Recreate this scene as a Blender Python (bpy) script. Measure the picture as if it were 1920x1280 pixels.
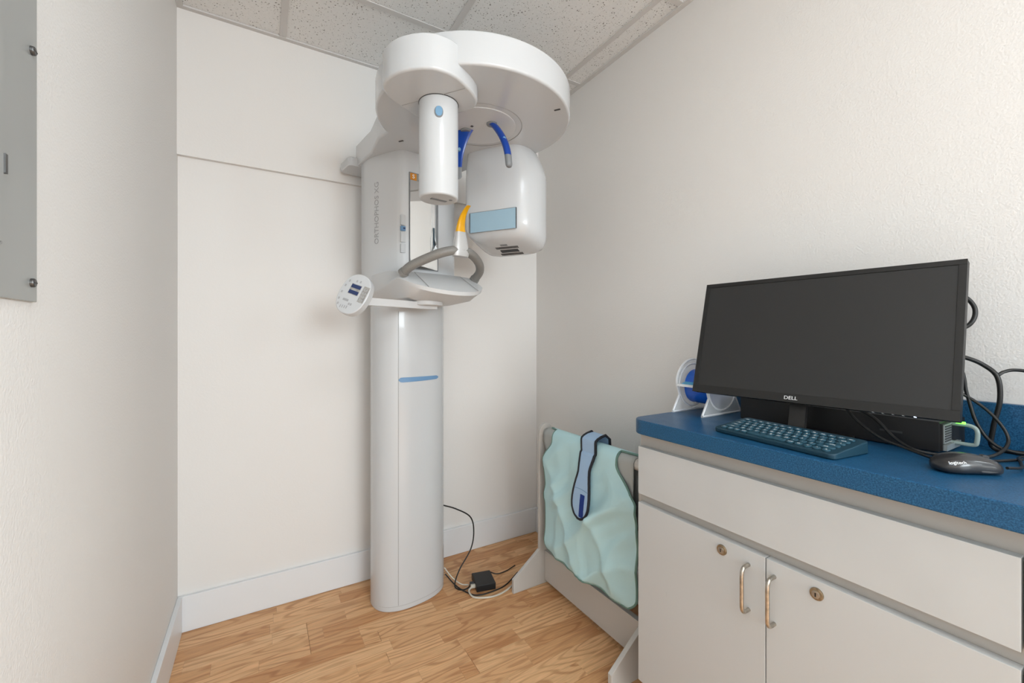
import bpy, bmesh, math, random
from mathutils import Vector, Matrix
random.seed(7)
scene = bpy.context.scene
for o in list(bpy.data.objects): bpy.data.objects.remove(o)
COL = scene.collection
R = math.radians

# ------------------------------------------------------------------ camera
cam_d = bpy.data.cameras.new('camera'); cam_d.sensor_width = 36; cam_d.lens = 790/1920*36
cam_d.shift_y = -12/1920; cam_d.clip_start = .02
cam = bpy.data.objects.new('camera', cam_d); COL.objects.link(cam)
cam.location = (0, 0, 1.165); cam.rotation_euler = (R(90), 0, R(-30.75))
scene.camera = cam
# ------------------------------------------------------------------ world, light, exposure
w = bpy.data.worlds.new('world'); scene.world = w; w.use_nodes = True
w.node_tree.nodes['Background'].inputs[0].default_value = (.95, .98, 1, 1)
w.node_tree.nodes['Background'].inputs[1].default_value = .6
def area(name, loc, rot, sx, sy, power, col=(1, .985, .96)):
    l = bpy.data.lights.new(name, 'AREA'); l.shape = 'RECTANGLE'; l.size = sx; l.size_y = sy
    l.energy = power; l.color = col
    o = bpy.data.objects.new(name, l); COL.objects.link(o); o.location = loc; o.rotation_euler = rot
    return o
area('added_back_light', (.56, -4.3, 1.85), (R(84), 0, 0), 1.6, 1.1, 112, (.86, .95, 1))      # unseen light added far behind the camera to brighten the back wall
area('added_side_light', (1.85, -.88, 1.55), (0, R(74), 0), 1.1, .95, 70, (.86, .95, 1))      # unseen light added beyond the right doorway to brighten the left wall
ADDED_PANEL = 9.0  # glow strength of the added ceiling panel
vs = scene.view_settings
vs.view_transform = 'Standard'; vs.look = 'None'; vs.exposure = -0.05; vs.gamma = 1; vs.use_curve_mapping = False

# ------------------------------------------------------------------ materials
def new_mat(name):
    m = bpy.data.materials.new(name); m.use_nodes = True
    return m, m.node_tree, m.node_tree.nodes['Principled BSDF']
def plain(name, col, rough=.5, metal=0, coat=0, spec=.5, bump=0, bscale=300, emit=None, estr=0, trans=0, alpha=1, vary=0, ior=1.45):
    m, t, b = new_mat(name)
    b.inputs['Base Color'].default_value = (*col, 1); b.inputs['Roughness'].default_value = rough
    b.inputs['Metallic'].default_value = metal; b.inputs['Coat Weight'].default_value = coat
    b.inputs['Specular IOR Level'].default_value = spec
    b.inputs['Transmission Weight'].default_value = trans; b.inputs['Alpha'].default_value = alpha
    b.inputs['IOR'].default_value = ior
    if emit: b.inputs['Emission Color'].default_value = (*emit, 1); b.inputs['Emission Strength'].default_value = estr
    g = t.nodes.new('ShaderNodeNewGeometry')
    n = t.nodes.new('ShaderNodeTexNoise'); n.inputs['Scale'].default_value = bscale; n.inputs['Detail'].default_value = 3
    t.links.new(g.outputs['Position'], n.inputs['Vector'])
    if vary:
        mx = t.nodes.new('ShaderNodeMixRGB'); mx.blend_type = 'MULTIPLY'; mx.inputs[0].default_value = 1
        mx.inputs[1].default_value = (*col, 1)
        rp = t.nodes.new('ShaderNodeMapRange'); rp.inputs[3].default_value = 1-vary; rp.inputs[4].default_value = 1+vary
        rp.inputs[1].default_value = .3; rp.inputs[2].default_value = .7
        t.links.new(n.outputs[0], rp.inputs[0]); t.links.new(rp.outputs[0], mx.inputs[2]); t.links.new(mx.outputs[0], b.inputs['Base Color'])
    if bump:
        bp = t.nodes.new('ShaderNodeBump'); bp.inputs['Strength'].default_value = bump; bp.inputs['Distance'].default_value = .002
        t.links.new(n.outputs[0], bp.inputs['Height']); t.links.new(bp.outputs[0], b.inputs['Normal'])
    return m
M = {}
M['wall'] = plain('wall_paint', (.80, .78, .755), .55, bump=.5, bscale=210, spec=.35)
M['white_wall'] = plain('wall_paint_smooth', (.81, .79, .768), .5, bump=.12, bscale=150, spec=.35)
M['trim'] = plain('trim_paint', (.80, .81, .825), .35)
M['grid'] = plain('ceiling_grid', (.66, .645, .63), .5)
M['mach'] = plain('machine_white', (.60, .615, .63), .22, coat=.3)
M['machm'] = plain('machine_white_matte', (.65, .66, .67), .42)
M['seam'] = plain('seam_grey', (.36, .36, .36), .6)
M['dark'] = plain('dark_grey', (.05, .05, .052), .5)
M['black'] = plain('black_plastic', (.012, .012, .013), .42, vary=.1)
M['blue_acc'] = plain('blue_accent', (.155, .30, .50), .4)
M['btn'] = plain('button_blue', (.17, .33, .50), .35)
M['blue'] = plain('support_blue', (.003, .05, .33), .3, coat=.3)
M['grey_pl'] = plain('grey_plastic', (.22, .23, .24), .45)
M['bar'] = plain('handle_grey', (.235, .225, .21), .42, vary=.08)
M['holder'] = plain('holder_silver', (.56, .56, .56), .38, metal=.25)
M['yellow'] = plain('bite_yellow', (.80, .40, .005), .3)
M['mirror'] = plain('mirror', (.80, .82, .83), .03, metal=1)
M['display'] = plain('display_film', (.33, .49, .60), .07, coat=.6)
M['label_o'] = plain('label_orange', (.62, .24, .02), .45)
M['label_g'] = plain('label_grey', (.30, .29, .25), .45)
M['print'] = plain('print_grey', (.40, .40, .41), .6)
M['navy'] = plain('panel_navy', (.03, .05, .14), .35)
M['plate'] = plain('rating_plate', (.35, .34, .32), .45, vary=.25, bscale=120)
M['cab'] = plain('cabinet_laminate', (.54, .555, .56), .42, vary=.03, bscale=6)
M['cabin'] = plain('cabinet_carcass', (.44, .415, .385), .5)
M['chrome'] = plain('worn_chrome', (.48, .45, .40), .3, metal=1, vary=.25, bscale=90)
M['brass'] = plain('lock_brass', (.36, .29, .2), .38, metal=1, vary=.25, bscale=150)
M['bezel'] = plain('monitor_bezel', (.014, .0135, .013), .45)
M['screen'] = plain('monitor_screen', (.022, .022, .022), .42, spec=.55)
M['wht'] = plain('white_print', (.85, .85, .85), .5)
M['kb'] = plain('keyboard_teal', (.008, .042, .068), .5)
M['key'] = plain('key_teal', (.026, .088, .13), .38)
M['mouse'] = plain('mouse_graphite', (.022, .022, .024), .28, coat=.4)
M['cable'] = plain('cable_black', (.012, .012, .012), .4)
M['cablew'] = plain('cable_white', (.62, .58, .50), .5)
M['clear'] = plain('clear_plastic', (.9, .93, .95), .15, alpha=.42, spec=.8)
M['white_pl'] = plain('frosted_plastic', (.80, .82, .84), .3)
M['film'] = plain('blue_film', (.01, .12, .62), .25, coat=.4)
M['film_l'] = plain('blue_film_edge', (.12, .46, .72), .25)
M['steel'] = plain('steel_panel', (.40, .41, .40), .38, metal=.35, vary=.05, bscale=4)
M['screwm'] = plain('screw_metal', (.14, .14, .14), .35, metal=.9)
M['rack'] = plain('rack_paint', (.56, .54, .51), .45)
M['apron'] = plain('apron_fabric', (.52, .78, .83), .5, bump=.25, bscale=120)
M['piping'] = plain('apron_piping', (.15, .27, .235), .6)
M['lining'] = plain('grey_fabric', (.42, .44, .43), .6)
M['collar'] = plain('collar_fabric', (.37, .54, .76), .6, bump=.2, bscale=200)
M['blacktrim'] = plain('black_binding', (.012, .014, .022), .6)
M['velcro'] = plain('velcro_navy', (.008, .035, .22), .8)
M['silver'] = plain('silver_vent', (.42, .46, .46), .35, metal=.6)
M['handle_c'] = plain('handle_clear', (.34, .42, .40), .2, alpha=.75)
M['led'] = plain('led_green', (.1, .8, .1), .4, emit=(.15, 1, .05), estr=4)
M['ledw'] = plain('led_blue', (.6, .7, 1), .4, emit=(.55, .7, 1), estr=3)
M['lamp'] = plain('added_panel_diffuser', (.9, .9, .9), .5, emit=(.86, .945, 1), estr=ADDED_PANEL)
M['door'] = plain('door_wood', (.42, .28, .16), .45, vary=.12, bscale=12)

def mat_tile():
    m, t, b = new_mat('ceiling_tile'); N = t.nodes; L = t.links
    g = N.new('ShaderNodeNewGeometry')
    def layer(scale, thr, vecscale, soft):
        mp = N.new('ShaderNodeMapping'); mp.inputs['Scale'].default_value = vecscale; L.new(g.outputs['Position'], mp.inputs[0])
        nd = N.new('ShaderNodeTexNoise'); nd.inputs['Scale'].default_value = 60; L.new(mp.outputs[0], nd.inputs[0])
        ad = N.new('ShaderNodeMixRGB'); ad.inputs[0].default_value = .012; L.new(mp.outputs[0], ad.inputs[1]); L.new(nd.outputs[1], ad.inputs[2])
        v = N.new('ShaderNodeTexVoronoi'); v.inputs['Scale'].default_value = scale; L.new(ad.outputs[0], v.inputs[0])
        sp = N.new('ShaderNodeSeparateColor'); L.new(v.outputs['Color'], sp.inputs[0])
        th = N.new('ShaderNodeMath'); th.operation = 'MULTIPLY'; th.inputs[1].default_value = thr; L.new(sp.outputs[0], th.inputs[0])
        mr = N.new('ShaderNodeMath'); mr.operation = 'LESS_THAN'; L.new(v.outputs['Distance'], mr.inputs[0]); L.new(th.outputs[0], mr.inputs[1])
        return mr
    a = layer(95, .26, (1, 1, 1), .1); c = layer(150, .24, (.62, 1.3, 1), .1)
    mx = N.new('ShaderNodeMath'); mx.operation = 'MAXIMUM'; L.new(a.outputs[0], mx.inputs[0]); L.new(c.outputs[0], mx.inputs[1])
    n = N.new('ShaderNodeTexNoise'); n.inputs['Scale'].default_value = 90; L.new(g.outputs['Position'], n.inputs[0])
    cr = N.new('ShaderNodeMixRGB'); cr.inputs[1].default_value = (.80, .80, .79, 1); cr.inputs[2].default_value = (.88, .88, .87, 1); L.new(n.outputs[0], cr.inputs[0])
    mi = N.new('ShaderNodeMixRGB'); mi.inputs[2].default_value = (.27, .255, .24, 1); L.new(mx.outputs[0], mi.inputs[0]); L.new(cr.outputs[0], mi.inputs[1])
    L.new(mi.outputs[0], b.inputs['Base Color']); b.inputs['Roughness'].default_value = .9
    iv = N.new('ShaderNodeMath'); iv.operation = 'MULTIPLY_ADD'; iv.inputs[1].default_value = -1; L.new(mx.outputs[0], iv.inputs[0]); L.new(n.outputs[0], iv.inputs[2])
    bp = N.new('ShaderNodeBump'); bp.inputs['Strength'].default_value = .5; bp.inputs['Distance'].default_value = .003
    L.new(iv.outputs[0], bp.inputs['Height']); L.new(bp.outputs[0], b.inputs['Normal'])
    return m
M['tile'] = mat_tile()

def mat_wood():
    m, t, b = new_mat('oak_laminate'); N = t.nodes; L = t.links
    g = N.new('ShaderNodeNewGeometry'); oi = N.new('ShaderNodeObjectInfo')
    off = N.new('ShaderNodeMath'); off.operation = 'MULTIPLY'; off.inputs[1].default_value = 37; L.new(oi.outputs['Random'], off.inputs[0])
    def coord(sc):
        mp = N.new('ShaderNodeMapping'); mp.inputs['Scale'].default_value = sc; L.new(g.outputs['Position'], mp.inputs[0])
        va = N.new('ShaderNodeVectorMath'); va.operation = 'ADD'; L.new(mp.outputs[0], va.inputs[0])
        cb = N.new('ShaderNodeCombineXYZ')
        for i in range(3): L.new(off.outputs[0], cb.inputs[i])
        L.new(cb.outputs[0], va.inputs[1]); return va
    n1 = N.new('ShaderNodeTexNoise'); n1.inputs['Scale'].default_value = 1; n1.inputs['Detail'].default_value = 1.2; n1.inputs['Roughness'].default_value = .35
    L.new(coord((2.2, 13, 1)).outputs[0], n1.inputs[0])
    mu = N.new('ShaderNodeMath'); mu.operation = 'MULTIPLY'; mu.inputs[1].default_value = 62; L.new(n1.outputs[0], mu.inputs[0])
    sn = N.new('ShaderNodeMath'); sn.operation = 'SINE'; L.new(mu.outputs[0], sn.inputs[0])
    mr = N.new('ShaderNodeMapRange'); mr.inputs[1].default_value = .15; mr.inputs[2].default_value = 1; L.new(sn.outputs[0], mr.inputs[0])
    n2 = N.new('ShaderNodeTexNoise'); n2.inputs['Scale'].default_value = 1; n2.inputs['Detail'].default_value = 4
    L.new(coord((14, 330, 1)).outputs[0], n2.inputs[0])
    n3 = N.new('ShaderNodeTexNoise'); n3.inputs['Scale'].default_value = 1; L.new(coord((3, 9, 1)).outputs[0], n3.inputs[0])
    cr = N.new('ShaderNodeValToRGB'); L.new(oi.outputs['Random'], cr.inputs[0])
    e = cr.color_ramp.elements
    e[0].position = 0; e[0].color = (.60, .30, .13, 1); e[1].position = 1; e[1].color = (.84, .53, .285, 1)
    for p, c in ((.3, (.74, .43, .215, 1)), (.6, (.79, .47, .24, 1)), (.8, (.68, .375, .18, 1))):
        x = e.new(p); x.color = c
    k = N.new('ShaderNodeMath'); k.operation = 'MULTIPLY'; L.new(mr.outputs[0], k.inputs[0]); L.new(n3.outputs[0], k.inputs[1])
    m1 = N.new('ShaderNodeMixRGB'); m1.inputs[2].default_value = (.40, .155, .052, 1); L.new(k.outputs[0], m1.inputs[0]); L.new(cr.outputs[0], m1.inputs[1])
    r2 = N.new('ShaderNodeMapRange'); r2.inputs[1].default_value = .35; r2.inputs[2].default_value = .7; r2.inputs[3].default_value = 1.1; r2.inputs[4].default_value = .84; L.new(n2.outputs[0], r2.inputs[0])
    m2 = N.new('ShaderNodeMixRGB'); m2.blend_type = 'MULTIPLY'; m2.inputs[0].default_value = 1; L.new(m1.outputs[0], m2.inputs[1]); L.new(r2.outputs[0], m2.inputs[2])
    L.new(m2.outputs[0], b.inputs['Base Color']); b.inputs['Roughness'].default_value = .38; b.inputs['Specular IOR Level'].default_value = .35
    return m
M['wood'] = mat_wood()
M['subfloor'] = plain('floor_joint', (.12, .055, .022), .7)

def mat_counter():
    m, t, b = new_mat('navy_laminate'); N = t.nodes; L = t.links
    g = N.new('ShaderNodeNewGeometry')
    n = N.new('ShaderNodeTexNoise'); n.inputs['Scale'].default_value = 420; n.inputs['Detail'].default_value = 2; L.new(g.outputs['Position'], n.inputs[0])
    n2 = N.new('ShaderNodeTexNoise'); n2.inputs['Scale'].default_value = 14; n2.inputs['Detail'].default_value = 4; L.new(g.outputs['Position'], n2.inputs[0])
    cr = N.new('ShaderNodeValToRGB'); L.new(n.outputs[0], cr.inputs[0])
    cr.color_ramp.elements[0].position = .35; cr.color_ramp.elements[0].color = (.004, .050, .125, 1)
    cr.color_ramp.elements[1].position = .68; cr.color_ramp.elements[1].color = (.020, .118, .25, 1)
    L.new(cr.outputs[0], b.inputs['Base Color'])
    r = N.new('ShaderNodeMapRange'); r.inputs[3].default_value = .26; r.inputs[4].default_value = .42; L.new(n2.outputs[0], r.inputs[0]); L.new(r.outputs[0], b.inputs['Roughness']); b.inputs['Specular IOR Level'].default_value = .35
    return m
M['counter'] = mat_counter()
def mat_cabdoor():
    m, t, b = new_mat('cabinet_door_laminate'); N = t.nodes; L = t.links
    g = N.new('ShaderNodeNewGeometry')
    mp = N.new('ShaderNodeMapping'); mp.inputs['Scale'].default_value = (1, 60, 9); mp.inputs['Rotation'].default_value = (.12, 0, 0); L.new(g.outputs['Position'], mp.inputs[0])
    n = N.new('ShaderNodeTexNoise'); n.inputs['Scale'].default_value = 1; n.inputs['Detail'].default_value = 3; L.new(mp.outputs[0], n.inputs[0])
    n2 = N.new('ShaderNodeTexNoise'); n2.inputs['Scale'].default_value = 7; L.new(g.outputs['Position'], n2.inputs[0])
    a = N.new('ShaderNodeMapRange'); a.inputs[1].default_value = .69; a.inputs[2].default_value = .78; L.new(n.outputs[0], a.inputs[0])
    c = N.new('ShaderNodeMapRange'); c.inputs[1].default_value = .5; c.inputs[2].default_value = .65; c.inputs[4].default_value = .35; L.new(n2.outputs[0], c.inputs[0])
    k = N.new('ShaderNodeMath'); k.operation = 'MULTIPLY'; L.new(a.outputs[0], k.inputs[0]); L.new(c.outputs[0], k.inputs[1])
    mi = N.new('ShaderNodeMixRGB'); mi.inputs[1].default_value = (.54, .555, .56, 1); mi.inputs[2].default_value = (.22, .21, .205, 1); L.new(k.outputs[0], mi.inputs[0])
    L.new(mi.outputs[0], b.inputs['Base Color']); b.inputs['Roughness'].default_value = .42
    return m
M['cabdoor'] = mat_cabdoor()

# ------------------------------------------------------------------ mesh helpers
def link(name, me, mat, parent=None, smooth=None, matrix=None):
    o = bpy.data.objects.new(name, me); COL.objects.link(o)
    if mat is not None and not me.materials: me.materials.append(M[mat] if isinstance(mat, str) else mat)
    if smooth is not None:
        me.shade_smooth(); me.set_sharp_from_angle(angle=R(smooth))
    if parent is not None: o.parent = parent
    if matrix is not None: o.matrix_local = matrix
    return o
def bm_mesh(bm, name, fix=True):
    if fix: bmesh.ops.recalc_face_normals(bm, faces=bm.faces)
    me = bpy.data.meshes.new(name); bm.to_mesh(me); bm.free(); return me
def wn(o, on=True):
    if on:
        m_ = o.modifiers.new('weighted_normal', 'WEIGHTED_NORMAL'); m_.keep_sharp = True; m_.weight = 100
    return o
def box(name, lo, hi, mat, parent=None, bev=0, seg=2, matrix=None):
    bm = bmesh.new(); bmesh.ops.create_cube(bm, size=1)
    s = [hi[i]-lo[i] for i in range(3)]; c = [(hi[i]+lo[i])/2 for i in range(3)]
    for v in bm.verts: v.co = Vector([v.co[i]*s[i]+c[i] for i in range(3)])
    if bev: bmesh.ops.bevel(bm, geom=bm.edges[:], offset=bev, segments=seg, profile=.5, affect='EDGES')
    return wn(link(name, bm_mesh(bm, name), mat, parent, 35 if bev else None, matrix), bev)
def prism(name, pts, z0, z1, mat, parent=None, bev=0, seg=3, matrix=None, bev_top=True, bev_bot=True, smooth=38):
    """outline in the local xy plane, extruded along z"""
    bm = bmesh.new(); n = len(pts)
    a = [bm.verts.new((p[0], p[1], z0)) for p in pts]; b = [bm.verts.new((p[0], p[1], z1)) for p in pts]
    bm.faces.new(a[::-1]); bm.faces.new(b)
    for i in range(n): bm.faces.new((a[i], a[(i+1) % n], b[(i+1) % n], b[i]))
    bmesh.ops.recalc_face_normals(bm, faces=bm.faces)
    if bev:
        ed = [e for e in bm.edges if abs(e.verts[0].co.z-e.verts[1].co.z) < 1e-6 and ((bev_top and abs(e.verts[0].co.z-z1) < 1e-6) or (bev_bot and abs(e.verts[0].co.z-z0) < 1e-6))]
        bmesh.ops.bevel(bm, geom=ed, offset=bev, segments=seg, profile=.5, affect='EDGES')
    return wn(link(name, bm_mesh(bm, name), mat, parent, smooth, matrix), bev)
def loft(name, rings, mat, parent=None, caps=True, closed=True, smooth=40, matrix=None, loop=False):
    bm = bmesh.new(); vr = [[bm.verts.new(p) for p in r] for r in rings]; n = len(rings[0])
    pairs = list(zip(vr, vr[1:])) + ([(vr[-1], vr[0])] if loop else [])
    for r0, r1 in pairs:
        for i in range(n if closed else n-1):
            j = (i+1) % n; bm.faces.new((r0[i], r0[j], r1[j], r1[i]))
    if caps and not loop:
        bm.faces.new(vr[0][::-1]); bm.faces.new(vr[-1])
    return link(name, bm_mesh(bm, name), mat, parent, smooth, matrix)
def crom(pts, k=8, closed=False):
    P = [Vector(p) for p in pts]; out = []; n = len(P)
    rng = range(n) if closed else range(n-1)
    for i in rng:
        p1, p2 = P[i], P[(i+1) % n]
        p0 = P[i-1] if (i > 0 or closed) else p1*2-p2
        p3 = P[(i+2) % n] if (i+2 < n or closed) else p2*2-p1
        for s in range(k):
            t = s/k
            out.append(.5*((2*p1)+(p2-p0)*t+(2*p0-5*p1+4*p2-p3)*t*t+(3*p1-p0-3*p2+p3)*t**3))
    if not closed: out.append(P[-1])
    return out
def tube(name, pts, rad, mat, parent=None, k=8, seg=10, closed=False, smoothpath=True, flat=1.0, matrix=None):
    P = crom(pts, k, closed) if smoothpath else [Vector(p) for p in pts]
    n = len(P); rr = rad if isinstance(rad, (list, tuple)) else None
    rings = []; up = None
    for i, p in enumerate(P):
        d = (P[(i+1) % n]-P[i-1]) if closed else (P[min(i+1, n-1)]-P[max(i-1, 0)])
        d.normalize()
        if up is None:
            up = Vector((0, 0, 1)) if abs(d.z) < .9 else Vector((1, 0, 0))
        side = d.cross(up).normalized(); up = side.cross(d).normalized()
        if rr:
            f = i/(n-1)*(len(rr)-1); a = int(min(f, len(rr)-2)); r = rr[a]+(rr[a+1]-rr[a])*(f-a)
        else: r = rad
        rings.append([p+side*math.cos(2*math.pi*j/seg)*r+up*math.sin(2*math.pi*j/seg)*r*flat for j in range(seg)])
    return loft(name, rings, mat, parent, caps=not closed, smooth=50, matrix=matrix, loop=closed)
def chaikin(pts, it=2, f=.25):
    for _ in range(it):
        q = []; n = len(pts)
        for i in range(n):
            a, b = pts[i], pts[(i+1) % n]
            q.append((a[0]*(1-f)+b[0]*f, a[1]*(1-f)+b[1]*f)); q.append((a[0]*f+b[0]*(1-f), a[1]*f+b[1]*(1-f)))
        pts = q
    return pts
def rrect(x0, y0, x1, y1, r, k=5):
    out = []
    for cx, cy, a in ((x1-r, y0+r, -90), (x1-r, y1-r, 0), (x0+r, y1-r, 90), (x0+r, y0+r, 180)):
        for i in range(k+1):
            t = R(a+90*i/k); out.append((cx+r*math.cos(t), cy+r*math.sin(t)))
    return out
def sell(cx, cy, a, b, e=2.0, n=48):
    out = []
    for i in range(n):
        t = 2*math.pi*i/n; c, s = math.cos(t), math.sin(t)
        out.append((cx+a*math.copysign(abs(c)**(2/e), c), cy+b*math.copysign(abs(s)**(2/e), s)))
    return out
def frame(origin, x, y):
    x = Vector(x).normalized(); z = x.cross(Vector(y)).normalized(); y = z.cross(x)
    m = Matrix((x, y, z)).transposed().to_4x4(); m.translation = Vector(origin); return m
def text(name, body, size, mat, parent, matrix, align='CENTER', depth=.0004, spacing=1.0, xs=1.0):
    c = bpy.data.curves.new(name, 'FONT'); c.body = body; c.size = size; c.align_x = align; c.align_y = 'CENTER'
    c.extrude = depth; c.resolution_u = 3; c.space_character = spacing
    o = bpy.data.objects.new(name, c); COL.objects.link(o)
    dg = bpy.context.evaluated_depsgraph_get(); me = bpy.data.meshes.new_from_object(o.evaluated_get(dg))
    bpy.data.objects.remove(o); bpy.data.curves.remove(c)
    me.materials.clear()
    for v in me.vertices: v.co.x *= xs
    return link(name, me, mat, parent, matrix=matrix)
def empty(name, loc, rz=0):
    o = bpy.data.objects.new(name, None); COL.objects.link(o); o.location = loc; o.rotation_euler = (0, 0, rz); o.empty_display_size = .05
    return o
def tag(o, label=None, cat=None, group=None, kind=None):
    if label: o['label'] = label
    if cat: o['category'] = cat
    if group: o['group'] = group
    if kind: o['kind'] = kind
    return o

# ------------------------------------------------------------------ room shell
XL, XR, YB, YF, ZC = -.282, 1.413, 2.09, -4.2, 2.44
floor = tag(box('floor', (XL-.1, YF-.9, -.06), (XR+.1, YB+.1, -.009), 'subfloor'), kind='structure')
me = None
def plank(x0, x1, y0, y1):
    global me
    if me is None:
        o = box('plank', (0, 0, -1), (1, 1, 0), 'wood', floor); me = o.data
    else:
        o = bpy.data.objects.new('plank', me); COL.objects.link(o); o.parent = floor
    o.location = (x0, y0, 0); o.scale = (x1-x0, y1-y0, .0088)
SW = .0655; y = YB; row = 0
joint = {}
while y > .55:
    pl = row//3
    if row % 3 == 0: joint = random.uniform(.1, 1.3)
    x = XL-random.uniform(0, .3); g = .0009 if row % 3 == 2 else .0003
    while x < XR:
        ln = random.uniform(.24, .46)
        x2 = x+ln
        cut = None
        if x < joint < x2 and joint-x > .05 and x2-joint > .05: cut = joint
        segs = [(x, cut), (cut, x2)] if cut else [(x, x2)]
        for a, b in segs:
            a2, b2 = max(a, XL), min(b, XR)
            if b2-a2 > .01:
                plank(a2+(.0009 if cut == a else .0002), b2-.0002, y-SW+g, y-.0002)
        x = x2
    y -= SW; row += 1
rest = tag(box('plank', (XL, YF-.9, -.0088), (XR, y, 0), 'wood', floor), kind='stuff')

bw = tag(box('wall_back', (XL-.1, YB, 0), (XR+.1, YB+.1, 2.6), 'white_wall'), kind='structure')
box('upper_panel', (XL, YB-.020, 1.868), (XR, YB, ZC+.02), 'white_wall', bw)
tag(box('wall_left', (XL-.1, YF, 0), (XL, YB, 2.6), 'wall'), kind='structure')
wr = tag(box('wall_right', (XR, -.38, 0), (XR+.1, YB, 2.6), 'wall'), kind='structure')
box('wall_section', (XR, YF, 0), (XR+.1, -1.38, 2.6), 'wall', wr)
box('lintel', (XR, -1.38, 2.10), (XR+.1, -.38, 2.6), 'wall', wr)
# doorway added unseen in the right wall for side light; far end stays open
d1 = tag(box('door_1', (XR-.01, -.42, 0), (XR+.11, -.38, 2.10), 'trim'), kind='structure')
box('jamb', (XR-.01, -1.38, 0), (XR+.11, -1.34, 2.10), 'trim', d1)
box('head_jamb', (XR-.01, -1.34, 2.06), (XR+.11, -.42, 2.10), 'trim', d1)
# baseboards
def baseboard(name, lo, hi):
    return tag(box(name, lo, hi, 'trim', bev=.003), kind='structure')
baseboard('baseboard_back', (XL, YB-.016, .0005), (XR, YB, .141))
baseboard('baseboard_left', (XL, YF, .0005), (XL+.016, YB-.016, .141))
baseboard('baseboard_right', (XR-.016, .93, .0005), (XR, YB-.016, .141))

# ceiling: tiles in a grid
ceil = tag(box('ceiling', (XL-.1, YF-.9, 2.50), (XR+.1, YB+.1, 2.6), 'grid'), kind='structure')
gx = [XL, .079-.61+.0, .079, .690, 1.298, XR]; gx = [XL, .079, .690, 1.298, XR]
gy = [YB, 1.675, 1.065, .455, -.155, -.765, -1.375, -1.985, -2.595, -3.205, -3.815, YF]
for i in range(len(gx)-1):
    for j in range(len(gy)-1):
        if (i, j) == (1, 4): continue     # the light sits here
        box('ceiling_tile', (gx[i]+.003, gy[j+1]+.003, ZC+.004), (gx[i+1]-.003, gy[j]-.003, ZC+.02), 'tile', ceil)
for x in gx[1:-1]:
    box('grid_bar', (x-.012, YF, ZC-.001), (x+.012, YB-.02, ZC+.0035), 'grid', ceil)
for yy in gy[1:-1]:
    for i in range(len(gx)-1):
        box('grid_bar', (gx[i]+.012, yy-.012, ZC), (gx[i+1]-.012, yy+.012, ZC+.0035), 'grid', ceil)
def trim(n, lo, hi): return tag(box('trim_%d' % n, lo, hi, 'grid'), kind='structure')
trim(1, (XL, YB-.040, ZC-.003), (XR, YB-.020, ZC+.0035))
trim(2, (XL, YF, ZC-.003), (XL+.022, YB-.040, ZC+.0035))
trim(3, (XR-.022, YF, ZC-.003), (XR, YB-.040, ZC+.0035))
# unseen square ceiling panel, added above and behind the camera for overhead light
cl = empty('added_ceiling_light', ((gx[1]+gx[2])/2, (gy[4]+gy[5])/2, ZC)); tag(cl, 'white square recessed ceiling light panel added unseen behind the camera', 'ceiling light')
box('housing', (-.298, -.298, .012), (.298, .298, .05), 'trim', cl)
box('diffuser', (-.285, -.285, .005), (.285, .285, .0115), 'lamp', cl)
for a in (-.292, .292):
    box('frame_bar', (a-.006, -.298, .004), (a+.006, .298, .0118), 'trim', cl)
    box('frame_bar', (-.286, a-.006, .004), (.286, a+.006, .0118), 'trim', cl)

# ------------------------------------------------------------------ electrical panel on the left wall
ep = empty('electrical_panel', (XL, .867, 1.212)); tag(ep, 'grey metal electrical breaker panel cover on the left wall', 'electrical panel')
prism('cover', [(0, 0), (0, .86), (-.37, .86), (-.37, 0)], 0, .006, 'steel', ep, bev=.0015, seg=2, matrix=frame((0, 0, 0), (0, 1, 0), (0, 0, 1)))
dr = prism('panel_door', rrect(-.30, .067, -.105, .78, .004, 3), .0065, .011, 'steel', ep, bev=.001, seg=2, matrix=frame((0, 0, 0), (0, 1, 0), (0, 0, 1)))
for lo_, hi_ in (((.0062, -.105, .065), (.0085, -.1015, .782)), ((.0062, -.302, .0635), (.0085, -.105, .067))):
    box('door_gap', lo_, hi_, 'seam', ep)
for z in (.152, .62):
    box('hinge', (.006, -.1055, z), (.0125, -.0995, z+.024), 'screwm', ep)
box('latch', (.006, -.150, .092), (.014, -.132, .097), 'screwm', ep)
for yy, z in ((-.0185, .026), (-.0185, .350), (-.0185, .70), (-.35, .026), (-.35, .350)):
    s = prism('screw', sell(0, 0, .0062, .0062, 2, 20), 0, .0045, 'screwm', ep, bev=.0018, seg=3, matrix=frame((.006, yy, z), (0, 1, 0), (0, 0, 1)), bev_bot=False)
    box('slot', (-.0055, -.0007, .0042), (.0055, .0007, .0047), 'black', s)

# ------------------------------------------------------------------ panoramic x-ray machine
MO = (.573, 1.885); ANG = R(9)
mach = empty('panoramic_xray_machine', (MO[0], MO[1], 0), ANG)
tag(mach, 'white floor standing panoramic dental x-ray machine with round overhead cap', 'x-ray machine')
H0 = 1.165
def P3(u, v, h): return Vector((u, -v, H0+h))
def out(pts): return [(u, -v) for u, v in pts]
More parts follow.
